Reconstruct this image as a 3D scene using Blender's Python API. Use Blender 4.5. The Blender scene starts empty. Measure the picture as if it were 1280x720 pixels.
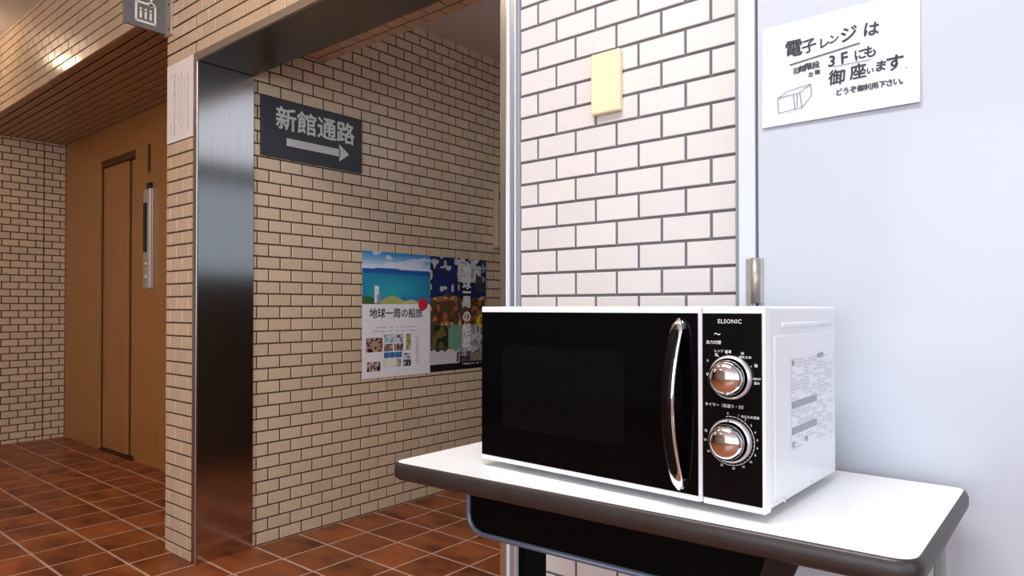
import bpy, bmesh, math, random
from mathutils import Vector, Matrix
import numpy as np
random.seed(7)
SC = bpy.context.scene
COL = SC.collection

# ------------------------------------------------------------------ camera
cam_d = bpy.data.cameras.new('camera'); cam = bpy.data.objects.new('camera', cam_d); COL.objects.link(cam)
F = 849.0; YAW = math.atan2(1025.0, F); PITCH = math.radians(0.6)
cam_d.sensor_width = 36; cam_d.lens = F/1280*36
cam_d.shift_y = (385 - F*math.tan(PITCH) - 360)/1280
cam_d.clip_start = 0.02
cam.location = (0, 0, 0.945)
cam.rotation_euler = (math.pi/2 + PITCH, 0, math.pi/2 - YAW)
SC.camera = cam

# ------------------------------------------------------------------ light
SC.view_settings.view_transform = 'Standard'; SC.view_settings.look = 'None'
SC.view_settings.gamma = 1; SC.view_settings.use_curve_mapping = False
SC.view_settings.exposure = 0.0
w = bpy.data.worlds.new('world'); SC.world = w; w.use_nodes = True
w.node_tree.nodes['Background'].inputs[0].default_value = (0.62, 0.70, 0.82, 1)
w.node_tree.nodes['Background'].inputs[1].default_value = 0.4

def area(name, loc, target, sx, sy, power, color, spread=180):
    d = bpy.data.lights.new(name, 'AREA'); d.shape = 'RECTANGLE'; d.size = sx; d.size_y = sy
    d.energy = power; d.color = color; d.spread = math.radians(spread)
    o = bpy.data.objects.new(name, d); COL.objects.link(o); o.location = loc
    o.rotation_euler = (Vector(target)-Vector(loc)).to_track_quat('-Z', 'Y').to_euler()
    return o
# daylight through the windows to the right of and behind the camera
area('daylight_side_window', (3.1, -1.2, 1.55), (0, -1.2, 1.55), 3.6, 1.9, 55, (0.80, 0.90, 1.0))
area('daylight_entrance_glass', (0.9, -3.85, 1.5), (0.9, 0, 1.5), 4.0, 1.9, 116, (0.84, 0.92, 1.0))
# fluorescent ceiling fitting over the table corner
area('ceiling_tube_light', (-0.45, 0.1, 2.57), (-0.45, 0.1, 0), 1.3, 0.5, 42, (0.95, 0.97, 1.0))
# window on the far side of the passage: bright upper lights, dimmer lower panes
area('daylight_passage_upper', (-1.03, 2.5, 2.07), (-3, 2.5, 2.07), 1.9, 0.48, 2.0, (0.90, 0.92, 1.0))
area('daylight_passage_lower', (-1.03, 2.5, 1.43), (-3, 2.5, 1.43), 1.9, 0.56, .6, (0.74, 0.84, 1.0))
# warm ceiling lamps of the hall and of the lift lobby
LAMPS = [(-4.9, 0.86), (-3.6, -0.6), (-4.9, -1.6), (-1.9, -1.6), (-1.9, 0.2)]
for i, (lx, ly) in enumerate(LAMPS):
    d = bpy.data.lights.new('ceiling_lamp_light', 'POINT'); d.shadow_soft_size = 0.035 if i == 0 else 0.07
    d.energy = 3.2 if i == 0 else 7; d.color = (1.0, 0.78, 0.54)
    o = bpy.data.objects.new('ceiling_lamp_light', d); COL.objects.link(o); o.location = (lx, ly, 2.50)

# ------------------------------------------------------------------ materials
def lin(h):
    if isinstance(h, str):
        c = [int(h[i:i+2], 16)/255 for i in (0, 2, 4)]
        return tuple(x/12.92 if x <= .04045 else ((x+.055)/1.055)**2.4 for x in c)
    return tuple(h)
class NT:
    def __init__(s, name):
        s.m = bpy.data.materials.new(name); s.m.use_nodes = True; s.t = s.m.node_tree
        s.b = s.t.nodes['Principled BSDF']
    def n(s, typ, **kw):
        x = s.t.nodes.new(typ)
        for k, v in kw.items():
            if k.startswith('i_'):
                key = k[2:]; key = int(key) if key.isdigit() else key.replace('_', ' ')
                x.inputs[key].default_value = v
            else: setattr(x, k, v)
        return x
    def l(s, a, b): s.t.links.new(a, b)
def mat(name, col, rough=.5, metal=0, var=0.0, bump=0.0, bscale=60, noise=0.0, nscale=8, spec=.5, stretch=None, coat=0, aniso=0):
    N = NT(name); b = N.b; c = lin(col)
    b.inputs['Base Color'].default_value = (*c, 1); b.inputs['Roughness'].default_value = rough
    b.inputs['Metallic'].default_value = metal; b.inputs['Specular IOR Level'].default_value = spec
    if coat: b.inputs['Coat Weight'].default_value = coat; b.inputs['Coat Roughness'].default_value = .08
    if aniso: b.inputs['Anisotropic'].default_value = aniso
    vec = None
    if noise or bump:
        tc = N.n('ShaderNodeTexCoord'); vec = tc.outputs['Object']
        if stretch:
            mp = N.n('ShaderNodeMapping'); mp.inputs['Scale'].default_value = stretch
            N.l(vec, mp.inputs['Vector']); vec = mp.outputs[0]
    out = None
    if var:
        oi = N.n('ShaderNodeObjectInfo'); ge = N.n('ShaderNodeNewGeometry')
        ad = N.n('ShaderNodeMath', operation='ADD'); fr = N.n('ShaderNodeMath', operation='FRACT')
        N.l(oi.outputs['Random'], ad.inputs[0]); N.l(ge.outputs['Random Per Island'], ad.inputs[1]); N.l(ad.outputs[0], fr.inputs[0])
        mr = N.n('ShaderNodeMapRange'); mr.inputs['To Min'].default_value = 1-var; mr.inputs['To Max'].default_value = 1+var
        N.l(fr.outputs[0], mr.inputs['Value']); out = mr.outputs[0]
    if noise:
        nz = N.n('ShaderNodeTexNoise'); nz.inputs['Scale'].default_value = nscale; nz.inputs['Detail'].default_value = 4
        N.l(vec, nz.inputs['Vector'])
        mr = N.n('ShaderNodeMapRange'); mr.inputs['From Min'].default_value = .3; mr.inputs['From Max'].default_value = .7
        mr.inputs['To Min'].default_value = 1-noise; mr.inputs['To Max'].default_value = 1+noise
        N.l(nz.outputs['Fac'], mr.inputs['Value'])
        if out is None: out = mr.outputs[0]
        else:
            mu = N.n('ShaderNodeMath', operation='MULTIPLY'); N.l(out, mu.inputs[0]); N.l(mr.outputs[0], mu.inputs[1]); out = mu.outputs[0]
    if out is not None:
        vm = N.n('ShaderNodeVectorMath', operation='SCALE'); vm.inputs[0].default_value = c
        N.l(out, vm.inputs['Scale']); N.l(vm.outputs[0], b.inputs['Base Color'])
    if bump:
        nz = N.n('ShaderNodeTexNoise'); nz.inputs['Scale'].default_value = bscale; N.l(vec, nz.inputs['Vector'])
        bp = N.n('ShaderNodeBump'); bp.inputs['Strength'].default_value = bump; bp.inputs['Distance'].default_value = .002
        N.l(nz.outputs['Fac'], bp.inputs['Height']); N.l(bp.outputs[0], b.inputs['Normal'])
    return N.m
M = {}
M['tile'] = mat('glazed_beige_tile', (.66, .49, .335), .22, var=.06, bump=.15, bscale=25, noise=.03, nscale=30)
M['tile_daylit'] = mat('glazed_beige_tile_daylit', (.685, .645, .625), .25, var=.03, bump=.12, bscale=25, noise=.02, nscale=30)  # same beige tile, lightened and cooled: daylight put into the colour
M['grout'] = mat('brown_grout', (.075, .046, .028), .9, noise=.15, nscale=40)
M['grout_grey'] = mat('grey_grout', (.14, .13, .14), .9, noise=.1, nscale=40)
M['soffit_tile'] = mat('brown_soffit_tile', (.42, .24, .13), .35, var=.06)
M['floor_grout'] = mat('pinkish_floor_grout', (.60, .40, .30), .85, noise=.15, nscale=20)
M['plaster'] = mat('white_plaster_ceiling', (.78, .73, .70), .9, noise=.03, nscale=3)
M['paint'] = mat('cream_wall_paint', (.62, .55, .47), .8, noise=.03, nscale=3)
M['steel'] = mat('brushed_stainless_steel', (.58, .565, .55), .15, metal=1, bump=.03, bscale=30, stretch=(60, 60, 1.0), noise=.04, nscale=3)
M['steel_lip'] = mat('worn_steel_edge', (.55, .53, .50), .32, metal=1)
M['pale_steel'] = mat('pale_satin_steel', (.66, .66, .62), .28, metal=.95)
M['alu'] = mat('pale_anodised_aluminium', (.62, .67, .75), .35, metal=.85)
M['sealant'] = mat('grey_sealant', '8d9096', .7)
M['door_white'] = mat('white_painted_steel_door', (.52, .55, .62), .32, noise=.015, nscale=2, coat=.2)
M['frame_white'] = mat('white_painted_door_frame', (.60, .635, .71), .4)
M['gap'] = mat('dark_door_gap', (.05, .045, .055), .8)
M['hinge'] = mat('aged_nickel_hinge', (.42, .39, .36), .42, metal=.7, noise=.15, nscale=60)
M['black'] = mat('black_gloss_plastic', (.003, .003, .0035), .15, spec=.18)
M['glass_black'] = mat('black_oven_glass', (.0015, .0015, .002), .06, spec=.14)
M['white_metal'] = mat('white_enamelled_sheet', (.76, .775, .81), .3, coat=.3)
M['white_plastic'] = mat('white_plastic_fascia', (.87, .875, .90), .35)
M['chrome'] = mat('chrome', (.86, .85, .84), .06, metal=1)
M['satin'] = mat('satin_silver_plastic', (.70, .68, .72), .3, metal=.6)
M['dark_chrome'] = mat('smoked_black_inlay', (.006, .004, .004), .25, spec=.12)
M['lav'] = mat('pale_divider_strip', (.72, .68, .76), .4)
M['print_white'] = mat('white_print', (.72, .72, .74), .6)
M['print_grey'] = mat('grey_print', (.36, .37, .42), .7)
M['print_light'] = mat('faint_grey_print', (.62, .63, .69), .7)
M['rubber'] = mat('black_rubber', (.012, .012, .012), .7)
M['laminate'] = mat('white_laminate_tabletop', (.87, .87, .86), .3, noise=.01, nscale=5)
M['edge_band'] = mat('dark_brown_rubber_edge', (.032, .023, .021), .38, bump=.15, bscale=160, noise=.15, nscale=40)
M['black_metal'] = mat('black_painted_steel', (.002, .002, .002), .5, spec=.06)
M['shelf_rim'] = mat('blue_grey_enamel_rim', (.13, .16, .22), .3, metal=.3)
M['leg_metal'] = mat('tan_enamelled_leg', (.34, .215, .16), .45)
M['leg_grey'] = mat('grey_green_table_leg', (.24, .27, .26), .4)
M['brace'] = mat('dark_brown_brace', (.02, .010, .007), .6, spec=.2)
M['paper'] = mat('white_note_paper', (.69, .70, .74), .8)
M['paper_pink'] = mat('aged_notice_paper', (.84, .77, .75), .8)
M['ink'] = mat('black_marker_ink', (.02, .018, .03), .6)
M['ink_blue'] = mat('blue_grey_ballpoint', (.13, .135, .20), .6)
M['cream'] = mat('cream_plastic_plate', (.86, .70, .44), .4)
M['sign'] = mat('charcoal_sign_plate', (.028, .028, .036), .4)
M['sign_grey'] = mat('grey_sign_plate', (.15, .15, .155), .4, noise=.06, nscale=10)
M['sign_print'] = mat('pale_grey_sign_print', (.66, .66, .64), .5)
M['icon'] = mat('white_pictogram', (.80, .80, .78), .5)
M['screw'] = mat('dark_screw_head', (.05, .045, .04), .4, metal=.8)
M['wood'] = None
M['beige_plastic'] = mat('beige_plastic_housing', (.52, .40, .28), .45)
M['brass_grey'] = mat('brushed_panel_metal', (.62, .55, .44), .35, metal=.7)
M['sill'] = mat('dark_bronze_sill', (.06, .035, .02), .4, metal=.6)
M['red_gap'] = mat('dark_reddish_wood_gap', (.09, .028, .010), .6)
M['steel_shaded'] = mat('steel_reflection_darkened', (.17, .135, .105), .33, metal=1, noise=.06, nscale=3)  # steel darkened in colour, standing in for the dim reflection under the header
M['wainscot'] = mat('dark_brown_panelling', (.10, .075, .06), .5)
M['steel_dark'] = mat('dark_bronze_window_frame', (.06, .055, .05), .5)
M['lens'] = mat('opal_lamp_lens', (.8, .75, .65), .4)
def wood():
    N = NT('orange_brown_wood_veneer'); b = N.b; b.inputs['Roughness'].default_value = .38
    tc = N.n('ShaderNodeTexCoord'); mp = N.n('ShaderNodeMapping'); mp.inputs['Scale'].default_value = (60, 60, 1.2)
    N.l(tc.outputs['Object'], mp.inputs['Vector'])
    nz = N.n('ShaderNodeTexNoise'); nz.inputs['Scale'].default_value = 2.2; nz.inputs['Detail'].default_value = 6
    N.l(mp.outputs[0], nz.inputs['Vector'])
    cr = N.n('ShaderNodeValToRGB'); cr.color_ramp.elements[0].position = .3; cr.color_ramp.elements[1].position = .75
    cr.color_ramp.elements[0].color = (.33, .135, .030, 1); cr.color_ramp.elements[1].color = (.50, .225, .058, 1)
    N.l(nz.outputs['Fac'], cr.inputs[0]); N.l(cr.outputs[0], b.inputs['Base Color'])
    return N.m
M['wood'] = wood()
def terracotta():
    N = NT('glazed_terracotta_floor_tile'); b = N.b
    b.inputs['Roughness'].default_value = .36; b.inputs['Specular IOR Level'].default_value = .25
    oi = N.n('ShaderNodeObjectInfo'); ge = N.n('ShaderNodeNewGeometry')
    ad = N.n('ShaderNodeMath', operation='ADD'); fr = N.n('ShaderNodeMath', operation='FRACT')
    N.l(oi.outputs['Random'], ad.inputs[0]); N.l(ge.outputs['Random Per Island'], ad.inputs[1]); N.l(ad.outputs[0], fr.inputs[0])
    mp = N.n('ShaderNodeMapping'); mp.inputs['Scale'].default_value = (5, 9, 5)
    N.l(ge.outputs['Position'], mp.inputs['Vector'])
    nz = N.n('ShaderNodeTexNoise'); nz.inputs['Scale'].default_value = 1.0; nz.inputs['Detail'].default_value = 5; nz.noise_dimensions = '4D'
    N.l(mp.outputs[0], nz.inputs['Vector'])
    m7 = N.n('ShaderNodeMath', operation='MULTIPLY'); m7.inputs[1].default_value = 37.0; N.l(fr.outputs[0], m7.inputs[0]); N.l(m7.outputs[0], nz.inputs['W'])
    cr = N.n('ShaderNodeValToRGB')
    e = cr.color_ramp.elements; e[0].position = .32; e[0].color = (.12, .028, .008, 1); e[1].position = .68; e[1].color = (.42, .115, .033, 1)
    x = cr.color_ramp.elements.new(.5); x.color = (.31, .08, .023, 1)
    N.l(nz.outputs['Fac'], cr.inputs[0])
    mr = N.n('ShaderNodeMapRange'); mr.inputs['To Min'].default_value = .8; mr.inputs['To Max'].default_value = 1.15; N.l(fr.outputs[0], mr.inputs['Value'])
    vm = N.n('ShaderNodeVectorMath', operation='SCALE'); N.l(cr.outputs[0], vm.inputs[0]); N.l(mr.outputs[0], vm.inputs['Scale'])
    N.l(vm.outputs[0], b.inputs['Base Color'])
    bp = N.n('ShaderNodeBump'); bp.inputs['Strength'].default_value = .12; bp.inputs['Distance'].default_value = .004
    n2 = N.n('ShaderNodeTexNoise'); n2.inputs['Scale'].default_value = 22; N.l(ge.outputs['Position'], n2.inputs['Vector'])
    N.l(n2.outputs['Fac'], bp.inputs['Height']); N.l(bp.outputs[0], b.inputs['Normal'])
    return N.m
M['floor_tile'] = terracotta()
def vcol_mat():
    N = NT('printed_poster'); a = N.n('ShaderNodeVertexColor', layer_name='print'); N.l(a.outputs[0], N.b.inputs['Base Color'])
    N.b.inputs['Roughness'].default_value = .4; return N.m
M['poster'] = vcol_mat()

# ------------------------------------------------------------------ mesh helpers
def link(name, me, m=None, parent=None, label=None, cat=None, group=None, kind=None):
    o = bpy.data.objects.new(name, me); COL.objects.link(o)
    if m is not None and me is not None and not me.materials: me.materials.append(M[m] if isinstance(m, str) else m)
    if parent is not None: o.parent = parent
    if label: o['label'] = label
    if cat: o['category'] = cat
    if group: o['group'] = group
    if kind: o['kind'] = kind
    return o
def empty(name, loc, label=None, cat=None, rz=0, kind=None):
    o = bpy.data.objects.new(name, None); COL.objects.link(o); o.location = loc; o.rotation_euler = (0, 0, rz)
    o.empty_display_size = .05
    if label: o['label'] = label
    if cat: o['category'] = cat
    if kind: o['kind'] = kind
    return o
def bm_mesh(bm, name, smooth=False):
    me = bpy.data.meshes.new(name); bm.normal_update(); bm.to_mesh(me); bm.free()
    if smooth:
        for p in me.polygons: p.use_smooth = True
    return me
def add_box(bm, x0, x1, y0, y1, z0, z1, bev=0, seg=2, edges=None):
    r = bmesh.ops.create_cube(bm, size=1)
    for v in r['verts']:
        v.co = Vector(((x0+x1)/2+v.co.x*(x1-x0), (y0+y1)/2+v.co.y*(y1-y0), (z0+z1)/2+v.co.z*(z1-z0)))
    if bev:
        es = {e for v in r['verts'] for e in v.link_edges}
        bmesh.ops.bevel(bm, geom=list(es), offset=bev, segments=seg, affect='EDGES', profile=.5)
def box(name, b, m, parent=None, bev=0, seg=2, smooth=False, **kw):
    bm = bmesh.new()
    bs = b if isinstance(b[0], (tuple, list)) else [b]
    for q in bs: add_box(bm, *q, bev=bev, seg=seg)
    me = bm_mesh(bm, name, False)
    if bev and smooth:
        for p in me.polygons: p.use_smooth = True
    return link(name, me, m, parent, **kw)
def prism(bm, pts, z0, z1):
    lo = [bm.verts.new((x, y, z0)) for x, y in pts]; hi = [bm.verts.new((x, y, z1)) for x, y in pts]
    n = len(pts); bm.faces.new(list(reversed(lo))); bm.faces.new(hi)
    for i in range(n): bm.faces.new((lo[i], lo[(i+1) % n], hi[(i+1) % n], hi[i]))
def tube_mesh(pts, r, n=10):
    bm = bmesh.new(); rings = []
    P = [Vector(p) for p in pts]
    up = None
    for i, p in enumerate(P):
        t = (P[min(i+1, len(P)-1)]-P[max(i-1, 0)]).normalized()
        a = t.orthogonal().normalized() if up is None else (up - t*up.dot(t)).normalized()
        up = a; b = t.cross(a)
        rings.append([bm.verts.new(p+(a*math.cos(2*math.pi*k/n)+b*math.sin(2*math.pi*k/n))*r) for k in range(n)])
    for i in range(len(rings)-1):
        for k in range(n): bm.faces.new((rings[i][k], rings[i][(k+1) % n], rings[i+1][(k+1) % n], rings[i+1][k]))
    bm.faces.new(list(reversed(rings[0]))); bm.faces.new(rings[-1])
    return bm_mesh(bm, 'tube', True)
def lathe(prof, n=40, axis='Y'):
    """prof: list of (radius, height); revolves round -Y (height grows towards -Y)."""
    bm = bmesh.new(); rings = []
    for r, h in prof:
        if r < 1e-6: rings.append([bm.verts.new((0, -h, 0))])
        else: rings.append([bm.verts.new((r*math.cos(2*math.pi*k/n), -h, r*math.sin(2*math.pi*k/n))) for k in range(n)])
    for A, B in zip(rings, rings[1:]):
        for k in range(n):
            k2 = (k+1) % n
            if len(A) == 1: bm.faces.new((A[0], B[k], B[k2])) if len(B) > 1 else None
            elif len(B) == 1: bm.faces.new((A[k], B[0], A[k2]))
            else: bm.faces.new((A[k], B[k], B[k2], A[k2]))
    bmesh.ops.recalc_face_normals(bm, faces=bm.faces[:])
    return bm_mesh(bm, 'lathe', True)
def rrect(w, h, r, n=5):
    out = []
    for cx, cy, a0 in ((w/2-r, h/2-r, 0), (-w/2+r, h/2-r, 90), (-w/2+r, -h/2+r, 180), (w/2-r, -h/2+r, 270)):
        for i in range(n+1):
            a = math.radians(a0+90*i/n); out.append((cx+r*math.cos(a), cy+r*math.sin(a)))
    return out
FRONT = Matrix(((1, 0, 0, 0), (0, 0, -1, 0), (0, 1, 0, 0), (0, 0, 0, 1)))      # text plane seen from -Y
SIDE = Matrix(((0, 0, 1, 0), (1, 0, 0, 0), (0, 1, 0, 0), (0, 0, 0, 1)))        # text plane seen from +X
def text_bm(bm, s, size, mtx, bold=0, align='CENTER', res=2, spacing=1):
    cu = bpy.data.curves.new('txt', 'FONT'); cu.body = s; cu.size = size; cu.align_x = align; cu.align_y = 'CENTER'
    cu.resolution_u = res; cu.space_character = spacing; cu.fill_mode = 'FRONT'
    o = bpy.data.objects.new('txt', cu); COL.objects.link(o)
    dg = bpy.context.evaluated_depsgraph_get()
    me = bpy.data.meshes.new_from_object(o.evaluated_get(dg))
    for i, (dx, dy) in enumerate(((0, 0), (1, 0), (-1, 0), (0, 1), (0, -1)) if bold else ((0, 0),)):    # heavier strokes: overlaid copies
        m2 = me.copy(); m2.transform(mtx @ Matrix.Translation((dx*bold, dy*bold, i*2e-6))); bm.from_mesh(m2); bpy.data.meshes.remove(m2)
    bpy.data.objects.remove(o); bpy.data.curves.remove(cu); bpy.data.meshes.remove(me)
def stroke(bm, x0, y0, x1, y1, wd, mtx, z=0.0003):
    d = Vector((x1-x0, y1-y0)); L = max(d.length, 1e-6); n = Vector((-d.y, d.x))/L*wd/2
    bm.faces.new([bm.verts.new(mtx @ Vector((p[0], p[1], z))) for p in ((x0-n.x, y0-n.y), (x1-n.x, y1-n.y), (x1+n.x, y1+n.y), (x0+n.x, y0+n.y))])
def printed(name, bm, m, parent, **kw): return link(name, bm_mesh(bm, name), m, parent, **kw)

# ------------------------------------------------------------------ tiles
TM = {}
def tile_mesh(w, h, t, m, ch):
    k = (round(w, 4), round(h, 4), t, m)
    if k not in TM:
        bm = bmesh.new(); add_tile(bm, Matrix.Identity(4), w, h, t, ch)
        me = bm_mesh(bm, 'tile'); me.materials.append(M[m]); TM[k] = me
    return TM[k]
def add_tile(bm, mx, w, h, t, ch):
    V = []
    for (i, z) in ((0, -t), (0, -ch), (ch, 0)):
        V.append([bm.verts.new(mx @ Vector((x, y, z))) for x, y in ((i, i), (w-i, i), (w-i, h-i), (i, h-i))])
    for a in range(2):
        for k in range(4): bm.faces.new((V[a][k], V[a][(k+1) % 4], V[a+1][(k+1) % 4], V[a+1][k]))
    bm.faces.new(V[2])
def tiling(parent, org, U, Vv, n, u0, u1, v0, v1, pu, pv, ju, jv, uoff, voff, m, keep, t=.006, ch=.0012, half=True, name='tile', skip=None, cap=300, near=None):
    """org + u*U + v*V; joints at uoff + k*pu (every second course shifted by pu/2) and voff + k*pv."""
    U, Vv, n, org = Vector(U), Vector(Vv), Vector(n), Vector(org)
    base = Matrix(((U.x, Vv.x, n.x, 0), (U.y, Vv.y, n.y, 0), (U.z, Vv.z, n.z, 0), (0, 0, 0, 1)))
    cells = []
    k0 = math.floor((v0-voff)/pv)-1; k1 = math.ceil((v1-voff)/pv)+1
    for k in range(k0, k1):
        a = max(v0, voff+k*pv+jv/2); b = min(v1, voff+(k+1)*pv-jv/2)
        if b-a < .004: continue
        sh = pu/2 if (half and k % 2) else 0
        j0 = math.floor((u0-uoff-sh)/pu)-1; j1 = math.ceil((u1-uoff-sh)/pu)+1
        for j in range(j0, j1):
            c = max(u0, uoff+sh+j*pu+ju/2); d = min(u1, uoff+sh+(j+1)*pu-ju/2)
            if d-c < .004: continue
            if skip and skip((c+d)/2, (a+b)/2): continue
            cells.append((c, d, a, b))
    K = [q for q in cells if keep((q[0]+q[1])/2, (q[2]+q[3])/2)]
    if near is not None: K.sort(key=lambda q: near((q[0]+q[1])/2, (q[2]+q[3])/2))
    K = K[:cap]; S = set(K)
    rest = [q for q in cells if q not in S]
    for c, d, a, b in K:
        o = link(name, tile_mesh(d-c, b-a, t, m, ch), None, parent)
        o.matrix_local = Matrix.Translation(org+U*c+Vv*a + n*random.uniform(-.0004, .0004)) @ base
    if rest:
        bm = bmesh.new()
        for c, d, a, b in rest: add_tile(bm, Matrix.Translation(org+U*c+Vv*a) @ base, d-c, b-a, t, ch)
        link('tile_field', bm_mesh(bm, 'tile_field'), m, parent, kind='stuff')
    return len(K), len(rest)

X, Y, Z = (1, 0, 0), (0, 1, 0), (0, 0, 1)
XB, XE, YR, YE = -5.72, 3.2, -4.0, 4.6       # back wall, right-hand end, rear, far end
H = 2.61; YW = 1.19; XO0, XO1 = -2.493, -1.014; XP = -2.505; YL = 1.75

# ------------------------------------------------------------------ floor
floor = box('floor', (XB-.1, XE+.1, YR-.1, YE+.1, -.12, -.0010), 'floor_grout', kind='structure')
tiling(floor, (0, 0, 0), X, Y, Z, XB, XE, YR, YE, .197, .197, .0085, .0085, -2.11, 1.43, 'floor_tile',
       lambda u, v: -5.7 < u < -1.3 and .45 < v < 2.9 and v < .6-.42*u and not (v > 1.75 and u < -2.6), ch=.0015, half=False, near=lambda u, v: u*u+v*v)
# ------------------------------------------------------------------ ceilings
box('ceiling', (XB-.1, XE+.1, YR-.1, YW+.02, H, H+.1), 'plaster', kind='structure')
box('ceiling_passage', (XP-.1, XO1+.1, 1.746, YE+.1, 2.345, 2.445), 'plaster', kind='structure')
# ------------------------------------------------------------------ back wall of the lift lobby
wb = box('wall_back', (XB-.15, XB-.003, YR-.1, YL+.2, 0, H), 'grout', kind='structure')
tiling(wb, (XB, 0, 0), Y, Z, X, -.6, YL-.002, 0, H, .1, .05, .007, .007, 1.416, .027, 'tile',
       lambda u, v: u > 1.25 and v < 2.14, skip=None)
box('joint_strip', (XB-.001, XB+.0012, 1.610, 1.615, 0, 2.14), 'grout', wb)
# ------------------------------------------------------------------ pillar left of the passage opening
pil = box('pillar', (-2.750, XO0-.032, YW+.003, 1.41, 0, 2.14), 'grout', kind='structure')
tiling(pil, (0, YW, 0), X, Z, (0, -1, 0), -2.752, -2.522, 0, 2.14, .1, .05, .005, .006, -2.665, .038, 'tile', lambda u, v: True)
# beam over the lift lobby and lintel over the opening
beam = box('beam', (XB-.1, -2.752, YW+.003, YW+.2, 2.143, H), 'grout', kind='structure')
tiling(beam, (0, YW, 0), X, Z, (0, -1, 0), XB, -2.752, 2.14, H, .1, .05, .005, .006, -2.665, .038, 'tile', lambda u, v: u > -5.4)
lin_ = box('lintel', (-2.752, XO1+.06, YW+.003, YW+.2, 1.893, H), 'grout', kind='structure')
tiling(lin_, (0, YW, 0), X, Z, (0, -1, 0), -2.752, XO1+.052, 1.893, H, .1, .05, .005, .006, -2.665, .038, 'tile', lambda u, v: u < -1.6,
       skip=lambda u, v: u < -2.522 and v < 2.14)
# tiled soffit of the lobby
sof = box('soffit', (XB-.1, -2.752, YW+.004, YL+.1, 2.143, 2.3), 'grout', kind='structure')
tiling(sof, (0, 0, 2.14), X, (0, -1, 0), (0, 0, -1), XB, -2.752, -YL, -YW-.006, .1, .05, .004, .009, -2.665, -YW, 'soffit_tile', lambda u, v: True,
       near=lambda u, v: -u)
# ------------------------------------------------------------------ passage
wp = box('wall_passage', (-2.75, XP-.003, 1.41, YE, 0, 2.6), 'grout', kind='structure')
tiling(wp, (XP, 0, 0), Y, Z, X, 1.41, YE, 0, 2.345, .1025, .05, .006, .006, 1.434, .002, 'tile',
       lambda u, v: u < 3.0, near=lambda u, v: u)
box('wall_passage_end', (XP-.1, XO1+.1, YE, YE+.1, 0, 2.5), 'wainscot', kind='structure')
wq = box('wall_passage_right', [(XO1, XO1+.1, YW+.2, 1.55, 0, 2.345), (XO1, XO1+.1, 3.45, YE, 0, 2.345), (XO1, XO1+.1, 1.55, 3.45, 1.13, 1.15)], 'paint', kind='structure')
box('wainscot', (XO1+.004, XO1+.1, 1.55, 3.45, 0, 1.13), 'wainscot', wq, label='dark brown panelling below the window')
win = box('window_1', [(XO1-.01, XO1+.1, 1.55, 3.45, 1.13, 1.15), (XO1-.01, XO1+.1, 1.55, 3.45, 1.715, 1.815), (XO1-.01, XO1+.1, 1.55, 3.45, 2.315, 2.345), (XO1-.01, XO1+.1, 1.55, 1.58, 1.15, 2.315), (XO1-.01, XO1+.1, 3.42, 3.45, 1.15, 2.315)], 'steel_dark', kind='structure')
ps = box('passage_beam', (XP-.1, XO1+.03, 1.412, 1.746, 2.013, 2.6), 'grout', kind='structure')
tiling(ps, (0, 0, 2.01), X, (0, -1, 0), (0, 0, -1), XP, XO1, -1.746, -1.412, .1, .05, .006, .006, -2.145, -1.746, 'tile', lambda u, v: u < -1.0)
tiling(ps, (0, 1.749, 0), (-1, 0, 0), Z, Y, -XO1, -XP, 2.01, 2.345, .1, .05, .006, .006, .0, 2.01, 'tile', lambda u, v: False)
# steel lining of the opening
tr = box('trim_1', [(XO0-.03, XO0, YW-.005, 1.412, 0, 1.861)], 'steel', kind='structure', bev=.002)
box('steel_lip', (XO0-.029, XO0+.0005, YW-.0065, YW+.003, 0, 1.861), 'steel_lip', tr, bev=.0025)
box('steel_header', (XO0-.03, XO1+.03, YW-.003, 1.412, 1.861, 1.893), 'steel_shaded', tr, bev=.002)
box('header_lip', (XO0-.029, XO1+.029, YW-.0065, YW+.002, 1.8605, 1.892), 'steel_lip', tr, bev=.003)
t2 = box('trim_2', (XO1, XO1+.028, YW-.006, 1.412, 0, 1.861), 'steel', kind='structure', bev=.002)
box('steel_lip', (XO1-.0005, XO1+.020, YW-.009, YW-.005, 0, H), 'pale_steel', t2, bev=.0015)
box('edge_bead', (XO1+.020, XO1+.0285, YW-.011, YW-.005, 0, H), 'frame_white', t2, bev=.003)
box('aluminium_edge', (XO1+.0285, XO1+.045, YW-.008, YW+.01, 0, H), 'alu', t2, bev=.002)
box('sealant_line', (XO1+.045, XO1+.053, YW-.001, YW+.01, 0, H), 'sealant', t2)
# ------------------------------------------------------------------ tiled wall behind the microwave
wr = box('wall_right', [(XO1+.03, XE+.1, YW+.003, YW+.2, 0, H)], 'grout_grey', kind='structure')
tiling(wr, (0, YW, 0), X, Z, (0, -1, 0), -.9605, -.466, 0, H, .1, .05, .0055, .0055, -.962, .021, 'tile_daylit',
       lambda u, v: .3 < v < 1.75)
# ------------------------------------------------------------------ lift wall and doors
box('wall_lift', [(XB, -5.05, YL, YL+.15, 0, 2.3), (-4.485, -2.7, YL, YL+.15, 0, 2.3), (-5.05, -4.485, YL, YL+.15, 1.93, 2.3), (-5.05, -4.485, YL+.12, YL+.15, 0, 1.93)],
    'wood', kind='structure')
d2 = box('door_2', [(-5.05, -5.038, YL+.01, YL+.1, 0, 1.93), (-4.492, -4.485, YL+.005, YL+.1, 0, 1.93), (-5.038, -4.492, YL+.002, YL+.1, 1.885, 1.93), (-4.637, -4.600, YL+.028, YL+.1, 0, 1.90)], 'red_gap', kind='structure')
box('door_panel', (-5.036, -4.637, YL+.015, YL+.05, .012, 1.884), 'wood', d2, bev=.003)
box('door_panel', (-4.598, -4.494, YL+.024, YL+.06, .012, 1.884), 'wood', d2, bev=.003)
box('door_sill', (-5.03, -4.49, YL-.01, YL+.1, 0, .010), 'sill', d2)
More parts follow.
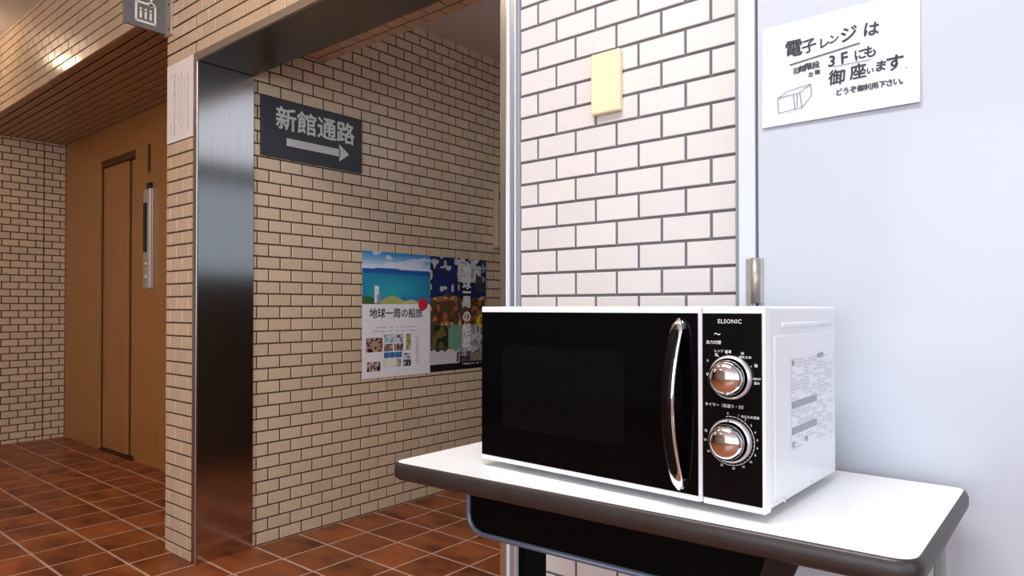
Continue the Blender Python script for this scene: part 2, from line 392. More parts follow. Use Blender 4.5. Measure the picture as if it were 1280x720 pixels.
box('architrave', (-5.20, -5.055, YL-.006, YL+.01, 0, 1.945), 'wood', d2, bev=.002)
# call panel, numeral, sensor
cp = empty('elevator_call_panel', (-4.275, YL, 1.06), 'tall narrow metal call panel with dark display on wood lift wall', 'call panel')
box('back_plate', (-.062, .062, -.012, 0, 0, .6), 'brass_grey', cp, bev=.002)
box('raised_strip', (.026, .062, -.026, -.012, .004, .596), 'satin', cp, bev=.003, label='bright metal strip')
box('display', (-.056, .016, -.016, -.011, .22, .52), 'black', cp, bev=.001, label='dark display window')
for z in (.07, .15):
    me = lathe([(.018, 0), (.018, .005), (.014, .008), (0, .008)], 20); o = link('button', me, 'satin', cp); o.location = (-.026, -.012, z)
bm = bmesh.new(); text_bm(bm, '1', .24, FRONT, bold=.003)
o = printed('floor_numeral', bm, 'screw', None, label='dark figure one fixed above the lift call panel', cat='sign'); o.location = (-4.283, YL-.003, 1.835)
sm = o.modifiers.new('s', 'SOLIDIFY'); sm.thickness = .003
ss = empty('wall_sensor', (-4.275, YL, 1.672), 'small black square fitting above the lift call panel', 'sensor')
box('housing', (-.022, .04, -.012, 0, -.022, .024), 'rubber', ss, bev=.003); box('lens', (-.008, .026, -.016, -.012, -.012, .014), 'black', ss, bev=.002)

# ------------------------------------------------------------------ white steel door beside the table
YD = 1.14
d1 = box('door_1', (-.4085, .52, YD, YD+.04, .008, 2.1), 'door_white', kind='structure', bev=.002)
box('door_frame', [(-.4415, -.4130, YD, YW+.02, 0, 2.14), (.53, .575, YD, YW+.02, 0, 2.14), (-.4415, .575, YD, YW+.02, 2.105, 2.16)], 'frame_white', d1, bev=.0015)
box('gap_strip', (-.414, -.4075, YD+.012, YD+.03, 0, 2.1), 'gap', d1)
box('frame_sealant', (-.4655, -.440, YW-.001, YW+.003, 0, 2.14), 'sealant', d1)
hg = box('hinge', [(-.4275, -.4165, YD-.004, YD+.002, .945, 1.029), (-.4055, -.399, YD-.004, YD+.002, .952, 1.029)], 'hinge', d1, bev=.001, label='worn metal hinge')
link('hinge_barrel', tube_mesh([(-.4115, YD-.005, .953), (-.4115, YD-.005, 1.029)], .0068, 14), 'hinge', hg)

# other sides of the hall, out of view
box('wall_rear', [(XB, -1.1, YR-.1, YR, 0, H), (2.9, XE, YR-.1, YR, 0, H), (-1.1, 2.9, YR-.1, YR, 0, .55), (-1.1, 2.9, YR-.1, YR, 2.45, H)], 'paint', kind='structure')
box('wall_end', [(XE, XE+.1, YR, -3.0, 0, H), (XE, XE+.1, .6, YW, 0, H), (XE, XE+.1, -3.0, .6, 0, .6), (XE, XE+.1, -3.0, .6, 2.5, H)], 'paint', kind='structure')

# ------------------------------------------------------------------ table
tb = empty('side_table', (-.476, .92, 0), 'small white laminate table with dark brown edge carrying the microwave', 'table')
def W(o): o.matrix_parent_inverse = Matrix.Translation((.476, -.92, 0)); return o
def offset_poly(corners, rad, n=6):
    out = []; N = len(corners)
    for i, p in enumerate(corners):
        p = Vector(p); a = (Vector(corners[i-1])-p).normalized(); b = (Vector(corners[(i+1) % N])-p).normalized(); r = rad[i]
        ang = a.angle(b); dd = r/math.tan(ang/2); p0 = p+a*dd; p1 = p+b*dd
        for k in range(n+1):
            t = k/n; out.append(tuple((1-t)**2*p0+2*t*(1-t)*p+t*t*p1))
    return out
corn = [(-.843, .713), (-.116, .751), (-.112, 1.108), (-.843, 1.108)]
outl = offset_poly(corn, [.022, .03, .02, .02])
def inset(poly, d):
    out = []; n = len(poly)
    for i in range(n):
        a, b, c = (Vector(poly[j % n]) for j in (i-1, i, i+1))
        e1 = (b-a).normalized(); e2 = (c-b).normalized(); nn = (Vector((-e1.y, e1.x))+Vector((-e2.y, e2.x)))
        nn = nn.normalized() if nn.length > 1e-6 else Vector((-e1.y, e1.x)); out.append(tuple(b+nn*d))
    return out
bm = bmesh.new(); prism(bm, inset(outl, .004), .675, .7000)
W(link('tabletop', bm_mesh(bm, 'tabletop'), 'laminate', tb))
# bullnose edging: profile swept round the outline
bm = bmesh.new(); prof = [(.0045, .6997), (.002, .6993), (.0, .6965), (-.002, .691), (-.002, .682), (.0, .676), (.004, .6725), (.02, .672)]
rings = [[bm.verts.new((*p, z)) for p in inset(outl, d)] for d, z in prof]
for A, B in zip(rings, rings[1:]):
    for i in range(len(A)): j = (i+1) % len(A); bm.faces.new((A[j], A[i], B[i], B[j]))
bmesh.ops.recalc_face_normals(bm, faces=bm.faces[:])
W(link('edge_band', bm_mesh(bm, 'edge_band', True), 'edge_band', tb, label='dark brown rubber edge strip'))
# shelf tray under the top, open towards the front corner
bm = bmesh.new()
pts = [(-.748, .672), (-.752, .650), (-.753, .617), (-.749, .602), (-.739, .5915), (-.722, .587), (-.33, .597), (-.295, .602), (-.28, .622), (-.277, .672)]
A = [bm.verts.new((x, .80, z)) for x, z in pts]; B = [bm.verts.new((x, 1.06, z)) for x, z in pts]
for i in range(len(pts)-1): bm.faces.new((A[i], A[i+1], B[i+1], B[i]))
o = W(link('shelf', bm_mesh(bm, 'shelf', True), 'black_metal', tb, label='black metal shelf tray slung below the top'))
md = o.modifiers.new('s', 'SOLIDIFY'); md.thickness = .0025
bm = bmesh.new(); bm.faces.new([bm.verts.new((x, .8005, z)) for x, z in pts]); o = W(link('shelf_front', bm_mesh(bm, 'shelf_front'), 'black_metal', tb)); md = o.modifiers.new('s', 'SOLIDIFY'); md.thickness = .002
W(box('shelf_back', (-.75, -.265, 1.05, 1.056, .605, .672), 'black_metal', tb))
W(link('shelf_rim', tube_mesh([(x, .799, z) for x, z in pts[:7]], .0042, 10), 'shelf_rim', tb, label='blue grey rolled shelf rim'))
# legs
for (lx, w2, ly, d2) in ((-.138, .006, .83, .012), (-.140, .006, 1.06, .012)):
    W(box('leg', (lx-w2, lx+w2, ly-d2, ly+d2, .02, .672), 'leg_grey', tb, bev=.003))
    W(box('foot_cap', (lx-.014, lx+.014, ly-.015, ly+.015, 0, .022), 'rubber', tb, bev=.003))
W(box('leg', (-.668, -.647, .820, .868, .02, .672), 'black_metal', tb, bev=.003, label='black steel leg'))
W(box('foot_cap', (-.671, -.644, .817, .871, 0, .022), 'rubber', tb, bev=.003))
W(box('leg_panel', (-.142, -.136, .842, 1.048, .36, .40), 'black_metal', tb, bev=.002))
bm = bmesh.new(); prism(bm, [(-.303, .56), (-.281, .56), (-.234, .672), (-.272, .672)], -.800, -.790)
for v in bm.verts: v.co = Vector((v.co.x, -v.co.z, v.co.y))
bmesh.ops.recalc_face_normals(bm, faces=bm.faces[:])
W(link('shelf_bracket', bm_mesh(bm, 'shelf_bracket'), 'brace', tb))

# ------------------------------------------------------------------ microwave
TH = math.radians(-1.7)
ux = Vector((math.cos(TH), math.sin(TH), 0)); uy = Vector((-math.sin(TH), math.cos(TH), 0))
mc = Vector((-.270, .775, .70)) + ux*(-.2225) + uy*.135
mw = empty('microwave_oven', mc, 'white microwave oven with black glass door and two chrome dials on the table', 'microwave', rz=TH)
ORG = Matrix.Translation((.2225, -.135, 0))        # children are modelled with x from -0.445 to 0 and y from 0 at the fascia
def K(o): o.matrix_parent_inverse = ORG; return o
ZB, ZT = .0095, .2470
# body: sheet with chamfered lower edge
bm = bmesh.new(); add_box(bm, -.443, -.0015, .018, .268, ZB+.002, ZT, bev=.004, seg=3)
K(link('body', bm_mesh(bm, 'body'), 'white_metal', mw))
# side ridge (raised bead)
bm = bmesh.new(); add_box(bm, -.003, .0006, .055, .248, .2205, .2275, bev=.0016, seg=2)
K(link('side_bead', bm_mesh(bm, 'side_bead', True), 'white_metal', mw))
bm = bmesh.new(); add_box(bm, -.003, .0003, .03, .255, .022, .2125, bev=.0014, seg=2)
K(link('side_panel', bm_mesh(bm, 'side_panel'), 'white_metal', mw))
for (y, z) in ((.0625, .015), (.160, .0165)):
    o = K(link('screw', lathe([(.0028, 0), (.0028, .0012), (0, .0016)], 12), 'satin', mw)); o.rotation_euler = (0, 0, math.pi/2); o.location = (-.0016, y, z)
# door
dr = K(box('door', (-.4449, -.0790, 0, .0175, ZB+.001, ZT), 'white_plastic', mw, bev=.0018))
def sub(o): return o
g = box('door_glass', (-.4432, -.0808, -.0012, .004, .0178, .2388), 'glass_black', dr, bev=.0008)
bm = bmesh.new()
prism(bm, [(x-.292, z+.127) for x, z in rrect(.215, .125, .012)], .0, .0003)
for v in bm.verts: v.co = Vector((v.co.x, -.0012-v.co.z, v.co.y))
bmesh.ops.recalc_face_normals(bm, faces=bm.faces[:])
M['mesh_dark'] = mat('dark_viewing_mesh', (.003, .003, .0045), .08, spec=.16)
link('viewing_window', bm_mesh(bm, 'viewing_window'), 'mesh_dark', dr)
# control panel
pn = K(box('control_panel', (-.0755, 0, 0, .0175, ZB+.001, ZT), 'white_plastic', mw, bev=.0018))
box('panel_face', (-.0752, -.0034, -.0012, .004, .0185, .2388), 'black', pn, bev=.0008)
K(box('divider_strip', (-.0808, -.0757, -.0010, .016, .0125, .2392), 'lav', mw))
# handle: bowed chrome bar with smoked inlay
def bow(x_c, w0, t, z0, z1, off, dep, name, m, parent, shift=0.0, n=28, s0=0.0, s1=1.0):
    bm = bmesh.new(); rings = []
    for i in range(n+1):
        f = i/n; s = s0+(s1-s0)*f; z = z0+(z1-z0)*s; y = -(off+dep*math.sin(math.pi*s)**.85); x = x_c - shift*math.sin(math.pi*s)
        e = min(f, 1-f)*n/2.2; wd = w0*(min(1, math.sqrt(max(e*(2-e), .03)))) if e < 1 else w0
        ring = []
        for k in range(12):
            a = 2*math.pi*k/12; ca, sa = math.cos(a), math.sin(a)
            ring.append(bm.verts.new((x+wd/2*math.copysign(abs(ca)**.7, ca), y-t/2*math.copysign(abs(sa)**.7, sa), z)))
        rings.append(ring)
    for A, B in zip(rings, rings[1:]):
        for k in range(12): bm.faces.new((A[k], A[(k+1) % 12], B[(k+1) % 12], B[k]))
    bm.faces.new(rings[0]); bm.faces.new(list(reversed(rings[-1])))
    bmesh.ops.recalc_face_normals(bm, faces=bm.faces[:])
    return link(name, bm_mesh(bm, name, True), m, parent)
hd = K(bow(-.1035, .0170, .007, .0225, .2325, .005, .023, 'handle', 'chrome', mw, shift=.004))
bow(-.1039, .0132, .004, .0225, .2325, .0075, .0232, 'handle_inlay', 'dark_chrome', hd, shift=.004, s0=.075, s1=.96)
for z in (.030, .224):
    box('handle_mount', (-.109, -.098, -.006, 0, z-.006, z+.006), 'chrome', hd, bev=.0015)
# knobs
for (kx, kz, ptr) in ((-.0398, .1640, 200), (-.0402, .0900, 90)):
    kn = K(link('knob', lathe([(.0255, 0), (.0258, .003), (.0245, .006), (.0228, .0068)], 48), 'satin', mw)); kn.location = (kx, -.0012, kz)
    d = link('knob_dome', lathe([(.0205, .006), (.0208, .013), (.0200, .0175), (.0178, .0215), (.0140, .0248), (.0085, .0268), (.0, .0275)], 48), 'chrome', kn)
    bm = bmesh.new(); a = math.radians(ptr)
    stroke(bm, .0215*math.cos(a), .0215*math.sin(a), .0252*math.cos(a), .0252*math.sin(a), .0016, FRONT, z=.0071)
    printed('pointer_mark', bm, 'ink', kn)
bm = bmesh.new(); PZ = Matrix.Translation((0, -.0014, 0)) @ FRONT
def T(s, x, z, sz, bold=0, al='CENTER', sp=1): text_bm(bm, s, sz, Matrix.Translation((x, -.0015, z)) @ FRONT, bold, al, 2, sp)
T('ELSONIC', -.0412, .2291, .0068, .00008, sp=1.1)
T('～', -.0563, .2135, .0085, .0002)
T('出力切替', -.0608, .2040, .0048, .00006)
T('レンジ', -.0545, .1940, .0040, .00006); T('弱', -.0575, .1893, .0040, .00006); T('解凍', -.0430, .1935, .0040, .00006)
T('あたため', -.0225, .1880, .0038, .00005); T('中', -.0258, .1920, .0042, .00006); T('強', -.0100, .1790, .0042, .00006)
T('600W', -.0090, .1640, .0036, .00005); T('温め', -.0090, .1590, .0036, .00005); T('切', -.0683, .1655, .0045, .00006); T('低', -.0685, .1820, .0030)
T('タイマー（目盛り・分）', -.0470, .1300, .0046, .00005)
T('あたため目安', -.0170, .1195, .0036, .00006)
for s, a in (('0', 96), ('1', 72), ('2', 56), ('3', 40), ('4', 24), ('5', 8), ('6', -8), ('8', -24), ('10', -42), ('15', -62), ('20', -84), ('25', -110), ('30', -150), ('35', 185), ('切', 165)):
    a = math.radians(a); T(s, -.0402+.0318*math.cos(a), .0900+.0318*math.sin(a), .0036, .00005)
for k in range(26):                                  # dial arcs
    a0, a1 = (math.radians(100-q*9.6) for q in (k, k+.92))
    stroke(bm, -.0402+.0285*math.cos(a0), .09+.0285*math.sin(a0), -.0402+.0285*math.cos(a1), .09+.0285*math.sin(a1), .0005, PZ)
    stroke(bm, -.0402+.0270*math.cos(a0), .09+.0270*math.sin(a0), -.0402+.0285*math.cos(a0), .09+.0285*math.sin(a0), .0005, PZ)
for a in (178, 122, 100, 60, 30, 0):
    a = math.radians(a); stroke(bm, -.0398+.0272*math.cos(a), .164+.0272*math.sin(a), -.0398+.0290*math.cos(a), .164+.0290*math.sin(a), .0007, PZ)
K(printed('dial_markings', bm, 'print_white', mw, kind='stuff', label='small white lettering and dial scale'))
# rating labels on the side: lines of small print
SL = Matrix.Translation((.0006, 0, 0)) @ SIDE
bm = bmesh.new(); rnd = random.Random(3)
for (y0, y1, z) in ((.085, .177, .1255), (.085, .177, .0935)):
    b2 = bmesh.new(); stroke(b2, y0, z, y1, z+.001, .0085, SL); K(printed('warning_bar', b2, 'print_grey', mw, label='grey printed bar of the rating label'))
stroke(bm, .182, .1815, .205, .1825, .006, SL)
for y, z in ((.090, .0775), (.137, .0780), (.090, .1770)): stroke(bm, y-.004, z, y+.004, z, .006, SL)
K(printed('label_marks', bm, 'print_grey', mw, kind='stuff', label='grey printed marks of the rating label'))
bm = bmesh.new()
for i in range(28):
    z = .181-i*.004
    for (a, b) in ((.084, .176), (.183, .245)):
        if abs(z-.1255) < .006 or abs(z-.0935) < .006: 
            if a < .1: continue
        u = a
        while u < b-.01:
            L = rnd.uniform(.006, .022)
            if rnd.random() < .62: stroke(bm, u, z, min(u+L, b), z, .0016, SL)
            u += L+.004
for (y, ) in ((.0815,), (.1795,), (.2475,)): stroke(bm, y, .07, y, .186, .0007, SL)
K(printed('rating_label', bm, 'print_light', mw, kind='stuff', label='faint grey small print'))
for x in (-.40, -.045):
    for y in (.05, .235):
        bm = bmesh.new(); bmesh.ops.create_cone(bm, cap_ends=True, segments=16, radius1=.011, radius2=.013, depth=ZB+.003)
        o = K(link('foot', bm_mesh(bm, 'foot'), 'rubber', mw)); o.location = (x, y, (ZB+.003)/2)

# ------------------------------------------------------------------ handwritten note on the white door
nt = empty('handwritten_note', (-.285, YD-.0005, 1.327), 'white paper note with black marker handwriting taped to the white door', 'note')
bm = bmesh.new(); n = 14
G = [[bm.verts.new((-.1145+.229*i/n, -.0012-.004*((1-j/8)**3)*(.5+.5*i/n), -.0825+.166*j/8)) for i in range(n+1)] for j in range(9)]
for j in range(8):
    for i in range(n): bm.faces.new((G[j][i], G[j][i+1], G[j+1][i+1], G[j+1][i]))
o = link('sheet', bm_mesh(bm, 'sheet', False), 'paper', nt)
CH=[('電',-0.0636,0.0378,0.0251),('子',-0.0397,0.0366,0.0205),('レ',-0.0172,0.0357,0.0141),('ン',-0.0029,0.0385,0.0125),('ジ',0.0186,0.0402,0.0239),('は',0.0499,0.0399,0.0178),('3',-0.0056,0.0043,0.0178),('F',0.0122,0.0054,0.0182),('に',0.0347,0.005,0.0141),('も',0.0487,0.006,0.0150),('御',0.0016,-0.0235,0.0217),('座',0.032,-0.0211,0.0210),('い',0.0486,-0.0226,0.0105),('ま',0.0629,-0.0192,0.0137),('す',0.0816,-0.0192,0.0239),('.',0.0967,-0.0258,0.0091),('旧',-0.0592,0.0014,0.0109),('館',-0.0502,0.0029,0.0109),('階',-0.0407,0.0043,0.0119),('段',-0.0293,0.004,0.0119),('左',-0.037,-0.0093,0.0082),('隣',-0.0271,-0.008,0.0082),('ど',0.0047,-0.0467,0.0105),('う',0.0151,-0.0468,0.0105),('ぞ',0.0253,-0.0468,0.0105),('御',0.0355,-0.0468,0.0105),('利',0.0455,-0.0469,0.0105),('用',0.0554,-0.0469,0.0105),('下',0.0651,-0.0469,0.0105),('さ',0.0748,-0.047,0.0105),('い',0.0843,-0.047,0.0105),('。',0.0938,-0.047,0.0105)]
LN=[(-0.0694, 0.0136, 0.0348, 0.0238),(-0.0035, -0.0041, 0.0497, -0.0052),(-0.0881, -0.0375, -0.0538, -0.0349),(-0.0538, -0.0349, -0.0505, -0.0601),(-0.0505, -0.0601, -0.087, -0.0628),(-0.087, -0.0628, -0.0881, -0.0375),(-0.0881, -0.0375, -0.0719, -0.0289),(-0.0719, -0.0289, -0.0371, -0.0244),(-0.0371, -0.0244, -0.0538, -0.0349),(-0.0371, -0.0244, -0.036, -0.0431),(-0.036, -0.0431, -0.0505, -0.0601),(-0.0639, -0.0357, -0.0611, -0.0607),(-0.0583, -0.0364, -0.0579, -0.0575)]
def paper_y(z): return -.0016-.004*((1-(z+.0825)/.166)**3)
bm = bmesh.new(); rr = random.Random(11)
for c, x, z, s in CH:
    mt = Matrix.Translation((x, paper_y(z)-.0004, z)) @ FRONT @ Matrix.Rotation(math.radians(rr.uniform(-7, 7)), 4, 'Z') @ Matrix.Shear('XY', 4, (rr.uniform(-.12, .05), 0))
    text_bm(bm, c, s*((1.16 if s > .015 else 1.0) if ord(c) > 0x4e00 else 1.10 if s > .02 else 1.34 if s > .0107 else 1.08), mt, bold=s*.022 if s > .019 else s*.030)
stroke(bm, *LN[0], .0018, Matrix.Translation((0, -.0024, 0)) @ FRONT)
printed('handwriting', bm, 'ink', nt, label='black marker handwriting in Japanese')
bm = bmesh.new()
for q in LN[1:]: stroke(bm, *q, .0011, Matrix.Translation((0, paper_y(q[1])-.0007, 0)) @ FRONT)
printed('sketch', bm, 'ink_blue', nt, kind='stuff', label='thin ballpoint drawing of a microwave')

# ------------------------------------------------------------------ blank cream plate on the tiled wall
sp = empty('cover_plate', (-.730, YW, 1.403), 'blank cream plastic cover plate on the pale tiled wall', 'wall plate')
bm = bmesh.new(); add_box(bm, -.034, .034, -.014, 0, -.062, .062, bev=.003, seg=2); link('cover', bm_mesh(bm, 'cover'), 'cream', sp)
box('back_box', (-.031, .031, -.004, .0, -.059, .059), 'cream', sp)

# ------------------------------------------------------------------ direction sign on the passage wall
ws = empty('direction_sign', (XP, 1.693, 1.68), 'dark rectangular direction sign with arrow on the passage wall', 'sign')
box('plate', (0, .008, -.25, .25, -.122, .120), 'sign', ws, bev=.001)
bm = bmesh.new(); SG = Matrix.Translation((.0083, 0, 0)) @ SIDE
for i, c in enumerate('新館通路'):
    b2 = bmesh.new(); text_bm(b2, c, .100, Matrix.Translation((.0085, -.137+i*.0985, .036)) @ SIDE, bold=.0022, res=3); printed('character', b2, 'sign_print', ws)
stroke(bm, -.135, -.050, .13, -.050, .032, SG)
bm.faces.new([bm.verts.new(SG @ Vector((a, b, .0003))) for a, b in ((.125, -.088), (.178, -.050), (.125, -.012))])
printed('arrow', bm, 'sign_print', ws)

# ------------------------------------------------------------------ posters
def poster(name, y0, y1, z0, z1, fn, label, nx=96, nz=132):
    o = empty(name, (XP, (y0+y1)/2, z0), label, 'poster')
    w, h = y1-y0, z1-z0
    me = bpy.data.meshes.new('sheet')
    ys = np.linspace(-w/2, w/2, nx+1); zs = np.linspace(0, h, nz+1)
    V = [(.0022, a, b) for b in zs for a in ys]
    Fc = [(j*(nx+1)+i, j*(nx+1)+i+1, (j+1)*(nx+1)+i+1, (j+1)*(nx+1)+i) for j in range(nz) for i in range(nx)]
    me.from_pydata(V, [], Fc)
    ca = me.color_attributes.new('print', 'FLOAT_COLOR', 'CORNER')
    u, v = np.meshgrid((np.arange(nx)+.5)/nx, 1-(np.arange(nz)+.5)/nz)
    C = fn(u, v)                              # nz x nx x 3, sRGB 0..1
    C = np.where(C <= .04045, C/12.92, ((np.clip(C, 0, 1)+.055)/1.055)**2.4)
    C4 = np.concatenate([C, np.ones(C.shape[:2]+(1,))], 2).reshape(-1, 4)
    ca.data.foreach_set('color', np.repeat(C4, 4, 0).astype(np.float32).ravel())
    link('sheet', me, 'poster', o)
    return o
rs = np.random.RandomState(5)
def vnoise(u, v, sx, sy, seed=0):
    r = np.random.RandomState(seed).rand(64, 64); x = u*sx; y = v*sy
    xi, yi = np.floor(x).astype(int), np.floor(y).astype(int); fx, fy = x-xi, y-yi
    fx = fx*fx*(3-2*fx); fy = fy*fy*(3-2*fy); g = lambda a, b: r[b % 64, a % 64]
    return (g(xi, yi)*(1-fx)+g(xi+1, yi)*fx)*(1-fy)+(g(xi, yi+1)*(1-fx)+g(xi+1, yi+1)*fx)*fy
def hexc(h): return np.array([int(h[i:i+2], 16)/255 for i in (0, 2, 4)])
def put(C, m, h, a=1.0):
    c = hexc(h) if isinstance(h, str) else h; m = np.asarray(m, float)[..., None]*a; C[:] = C*(1-m)+c*m
def sea(u, v):
    C = np.zeros(u.shape+(3,)); C[:] = hexc('f2eef2')
    ph = v < .418; cl = vnoise(u, v, 5, 16, 1)*.6+vnoise(u, v, 11, 30, 2)*.4
    sky = np.clip(v/.12, 0, 1); base = hexc('2f7fc0')*(1-sky[..., None])+hexc('d9e2f2')*sky[..., None]
    put(C, ph, 'ffffff'); C[ph] = base[ph]
    put(C, ph*(cl > .52)*(v < .13), 'e6e6f0', .7)
    hz = .132+.02*(u-.35)**2
    put(C, ph*(v > hz), '1b55a4'); t = np.clip((v-hz-.035)/.12, 0, 1)
    put(C, ph*(v > hz+.03)*np.clip((v-hz-.03)/.02, 0, 1), '1f86ac'); put(C, ph*(v > hz+.03)*np.clip(1-((u-.45)/.5)**2, 0, 1)*t, '2fa3b4')
    put(C, ph*(v > .33)*(u > .55)*np.clip((v-.33)/.05, 0, 1), '2478b4')
    put(C, ph*(v > .365-.03*vnoise(u, v, 9, 4, 3)+.12*np.clip(u-.1, 0, 1)), '3f6a3a')
    put(C, ph*(v > .35+.05*np.abs((u-.42)/.2)**1.5)*(np.abs(u-.43) < .2), 'b2b368'); put(C, ph*(v > .375+.16*np.abs(u-.70))*(np.abs(u-.7) < .14), 'c9c07a')
    put(C, ph*(np.abs(u-.195) < .03)*(v > .27)*(v < .41), 'e8e8f2'); put(C, ph*(np.abs(u-.23) < .03)*(v > .34), '8a8fb0', .8)
    put(C, ((u-.885)**2+((v-.415)*1.4)**2) < .075**2, 'd22a3c')
    nz = vnoise(u, v, 38, 50, 8)
    cells = [(.05, .28, .725, .835, ['5a3a30', 'c29a86', '2a2024']), (.30, .44, .70, .765, ['8fb0cc', 'd7dde4']), (.45, .58, .70, .765, ['d4d2d6', '5a6478']), (.30, .43, .775, .835, ['8a6a5a', 'b9b0b2']), (.45, .58, .775, .835, ['4a3c40', 'c09a8a']),
             (.62, .70, .70, .835, ['9a8a48', 'c8b880']), (.30, .56, .845, .885, ['3d6c9e', '5b8cc0']), (.06, .25, .91, .985, ['6a4a44', 'd0b0a4', '30242a']), (.28, .47, .895, .965, ['e2dccf', 'f0ead8']), (.48, .55, .895, .965, ['a08478', 'd6c4b4']), (.585, .70, .86, .90, ['6a5a78', 'd4c8d8']), (.585, .70, .91, .965, ['201c2c', '4a4664', 'd8d0d4'])]
    for a, b, c, d, cols in cells:
        c2 = c-.04*1.0+.0; d2 = d-.04
        mk = (u > a)*(u < b)*(v > c2)*(v < d2)
        for i, h in enumerate(cols): put(C, mk*(nz*len(cols) >= i)*(nz*len(cols) < i+1.01), h)
    put(C, (u > .75)*(u < .94)*(v > .68)*(v < .92)*(vnoise(u, v, 48, 4, 4) > .5), 'd9cdd4', .8)
    for q, w_ in ((.605, .30), (.63, .36), (.665, .22)): put(C, (np.abs(u-.5) < w_)*(np.abs(v-q) < .004)*(vnoise(u, v, 70, 3, 6) > .35), 'b8b2bc')
    return C
def collage(u, v):
    C = np.zeros(u.shape+(3,)); C[:] = hexc('1b2342')
    n1 = vnoise(u, v, 7, 10, 21); n2 = vnoise(u, v, 16, 22, 22); n3 = vnoise(u, v, 40, 52, 23)
    put(C, (v < .33)*(n1 < .62), '17275f'); put(C, (v < .30)*(n2 > .66)*(u < .5), 'c9c2c6'); put(C, (v < .21)*(u > .47)*(u < .9)*(n1+n2 > .55), 'd6cec2')
    put(C, (v < .22)*(u > .5)*(n2+n3 > 1.15), '9aa4a8'); put(C, (v < .30)*(u > .8)*(n1 > .4), '3c4036')
    mid = (v > .30+.08*n1)*(v < .62)
    put(C, mid, '6b3a22'); put(C, mid*(n2 > .5), 'a0623a'); put(C, mid*(n3 > .6), '3a2a20'); put(C, mid*(n2 < .3), '4c4a2c'); put(C, mid*(n3*n2 > .5), 'd0b090')
    lo = (v > .60)*(v < .88); put(C, lo, '3c4426'); put(C, lo*(u > .3)*(u < .52), '6f9a7e'); put(C, lo*(u > .52), '9a948e'); put(C, lo*(u > .55)*(n2 > .5), 'c4beb8')
    put(C, lo*(u < .3)*(n1 > .5), '20281a'); put(C, lo*(u < .35)*(n2 > .68), '6a5a30'); put(C, lo*(u > .6)*(n3 > .72), '2a5a8a')
    put(C, (v > .85-.05*n2)*(v < .94)*(u < .5), 'cfcac8'); put(C, (v > .84)*(v < .93)*(u > .45)*(n3 > .45), '6a4a58'); put(C, (v > .86)*(v < .93)*(u > .7), '8a7a6a')
    put(C, (v > .94), '15161c'); put(C, (v > .945)*(v < .96)*(u > .55)*(n3 > .4), 'a8a09a')
    put(C, ((u-.90)**2+((v-.57)*1.42)**2) < .085**2, 'd8bc1c')
    return C
p1 = poster('travel_poster', 1.950, 2.374, .619, 1.209, sea, 'poster with blue sea above white text area, left of two posters on passage wall')
bm = bmesh.new(); bm.free()
for i, c in enumerate('地球一周の船旅'):
    b2 = bmesh.new(); text_bm(b2, c, .0485, Matrix.Translation((.0027, -.147+i*.0475, .590*(1-.495))) @ SIDE, bold=.0009, res=2); printed('character', b2, 'ink', p1)
p2 = poster('collage_poster', 2.377, 2.797, .621, 1.208, collage, 'dark photo collage poster with vertical white title, beside the blue sea poster')
bm = bmesh.new()
for i, (c, v) in enumerate((('地', .09), ('球', .20), ('一', .285), ('周', .37), ('の', .50), ('船', .62), ('旅', .73))):
    b2 = bmesh.new(); text_bm(b2, c, .068, Matrix.Translation((.0027, .055, .587*(1-v-.03))) @ SIDE, bold=.0025, res=2); printed('character', b2, 'icon', p2)
text_bm(bm, 'S', .05, Matrix.Translation((.0027, .168, .587*.43)) @ SIDE, bold=.001)
printed('badge_mark', bm, 'ink', p2)

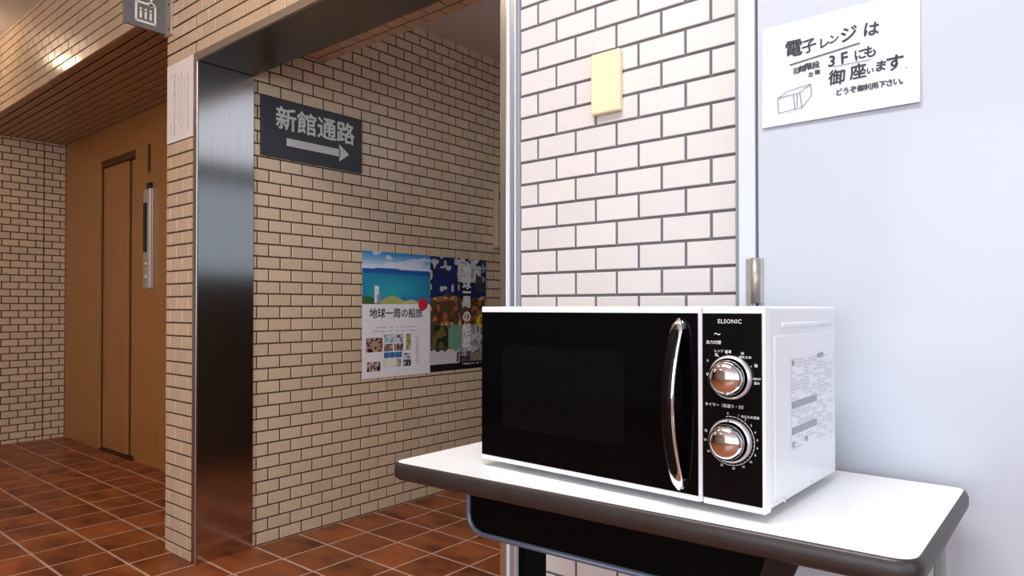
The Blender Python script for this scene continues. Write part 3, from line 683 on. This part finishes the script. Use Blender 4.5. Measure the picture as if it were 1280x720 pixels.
# ------------------------------------------------------------------ notice on the pillar
nc = empty('pillar_notice', (-2.637, YW, 1.588), 'pale sheet with columns of small print on the tiled pillar', 'notice')
box('sheet', (-.110, .108, -.0025, -.001, 0, .305), 'paper_pink', nc)
bm = bmesh.new(); NM = Matrix.Translation((0, -.0026, 0)) @ FRONT
for x, z0, z1, wd in ((-.045, .03, .265, .009), (-.012, .06, .25, .004), (.012, .04, .255, .006), (.035, .05, .235, .004), (.066, .03, .25, .007), (-.075, .03, .07, .006), (-.075, .24, .262, .006)):
    z = z1
    while z > z0:
        L = rnd.uniform(.003, .008); stroke(bm, x, z, x, z-L, wd*rnd.uniform(.6, 1.2), NM); z -= L+rnd.uniform(.002, .005)
printed('small_print', bm, 'print_grey', nc, kind='stuff')

# ------------------------------------------------------------------ projecting pictogram sign
bs = empty('elevator_blade_sign', (-2.745, YW, 2.02), 'grey projecting sign with white lift pictogram at the top of the pillar', 'sign')
box('plate', (-.010, .0, -.163, -.008, 0, .24), 'sign_grey', bs, bev=.001)
br = box('mount_bracket', (-.012, .045, -.010, -.0005, -.008, .248), 'brass_grey', bs, bev=.001)
for z in (.015, .112, .225):
    o = link('screw', lathe([(.0045, 0), (.0045, .0012), (0, .002)], 12), 'screw', br); o.location = (.022, -.010, z)
bm = bmesh.new(); BS = Matrix.Translation((.0004, -.0855, .06)) @ SIDE
for q in ((-.037, -.036, .037, -.036), (-.037, .036, .037, .036)): stroke(bm, q[0], q[1], q[2], q[3], .008, BS)
for x in (-.035, .035): stroke(bm, x, -.036, x, .036, .008, BS)
for x in (-.018, 0, .018):
    stroke(bm, x, -.024, x, .004, .008, BS); stroke(bm, x-.004, .012, x+.004, .012, .008, BS)
for x, s in ((-.018, 1), (.020, -1)):
    stroke(bm, x, .048, x, .075, .008, BS)
    c = .061+s*.016
    bm.faces.new([bm.verts.new(BS @ Vector((a, b, .0003))) for a, b in ((x-.014, c), (x+.014, c), (x, c+s*.018))][::s])
printed('pictogram', bm, 'icon', bs)

# ------------------------------------------------------------------ wall box in the passage
wx = empty('wall_box', (XP, 2.93, 1.28), 'beige slim wall box with dark window, half hidden by the steel edge', 'wall box')
box('housing', (0, .035, -.075, .075, 0, .36), 'beige_plastic', wx, bev=.004)
box('dark_window', (.034, .038, -.06, .06, .265, .32), 'rubber', wx, bev=.001)
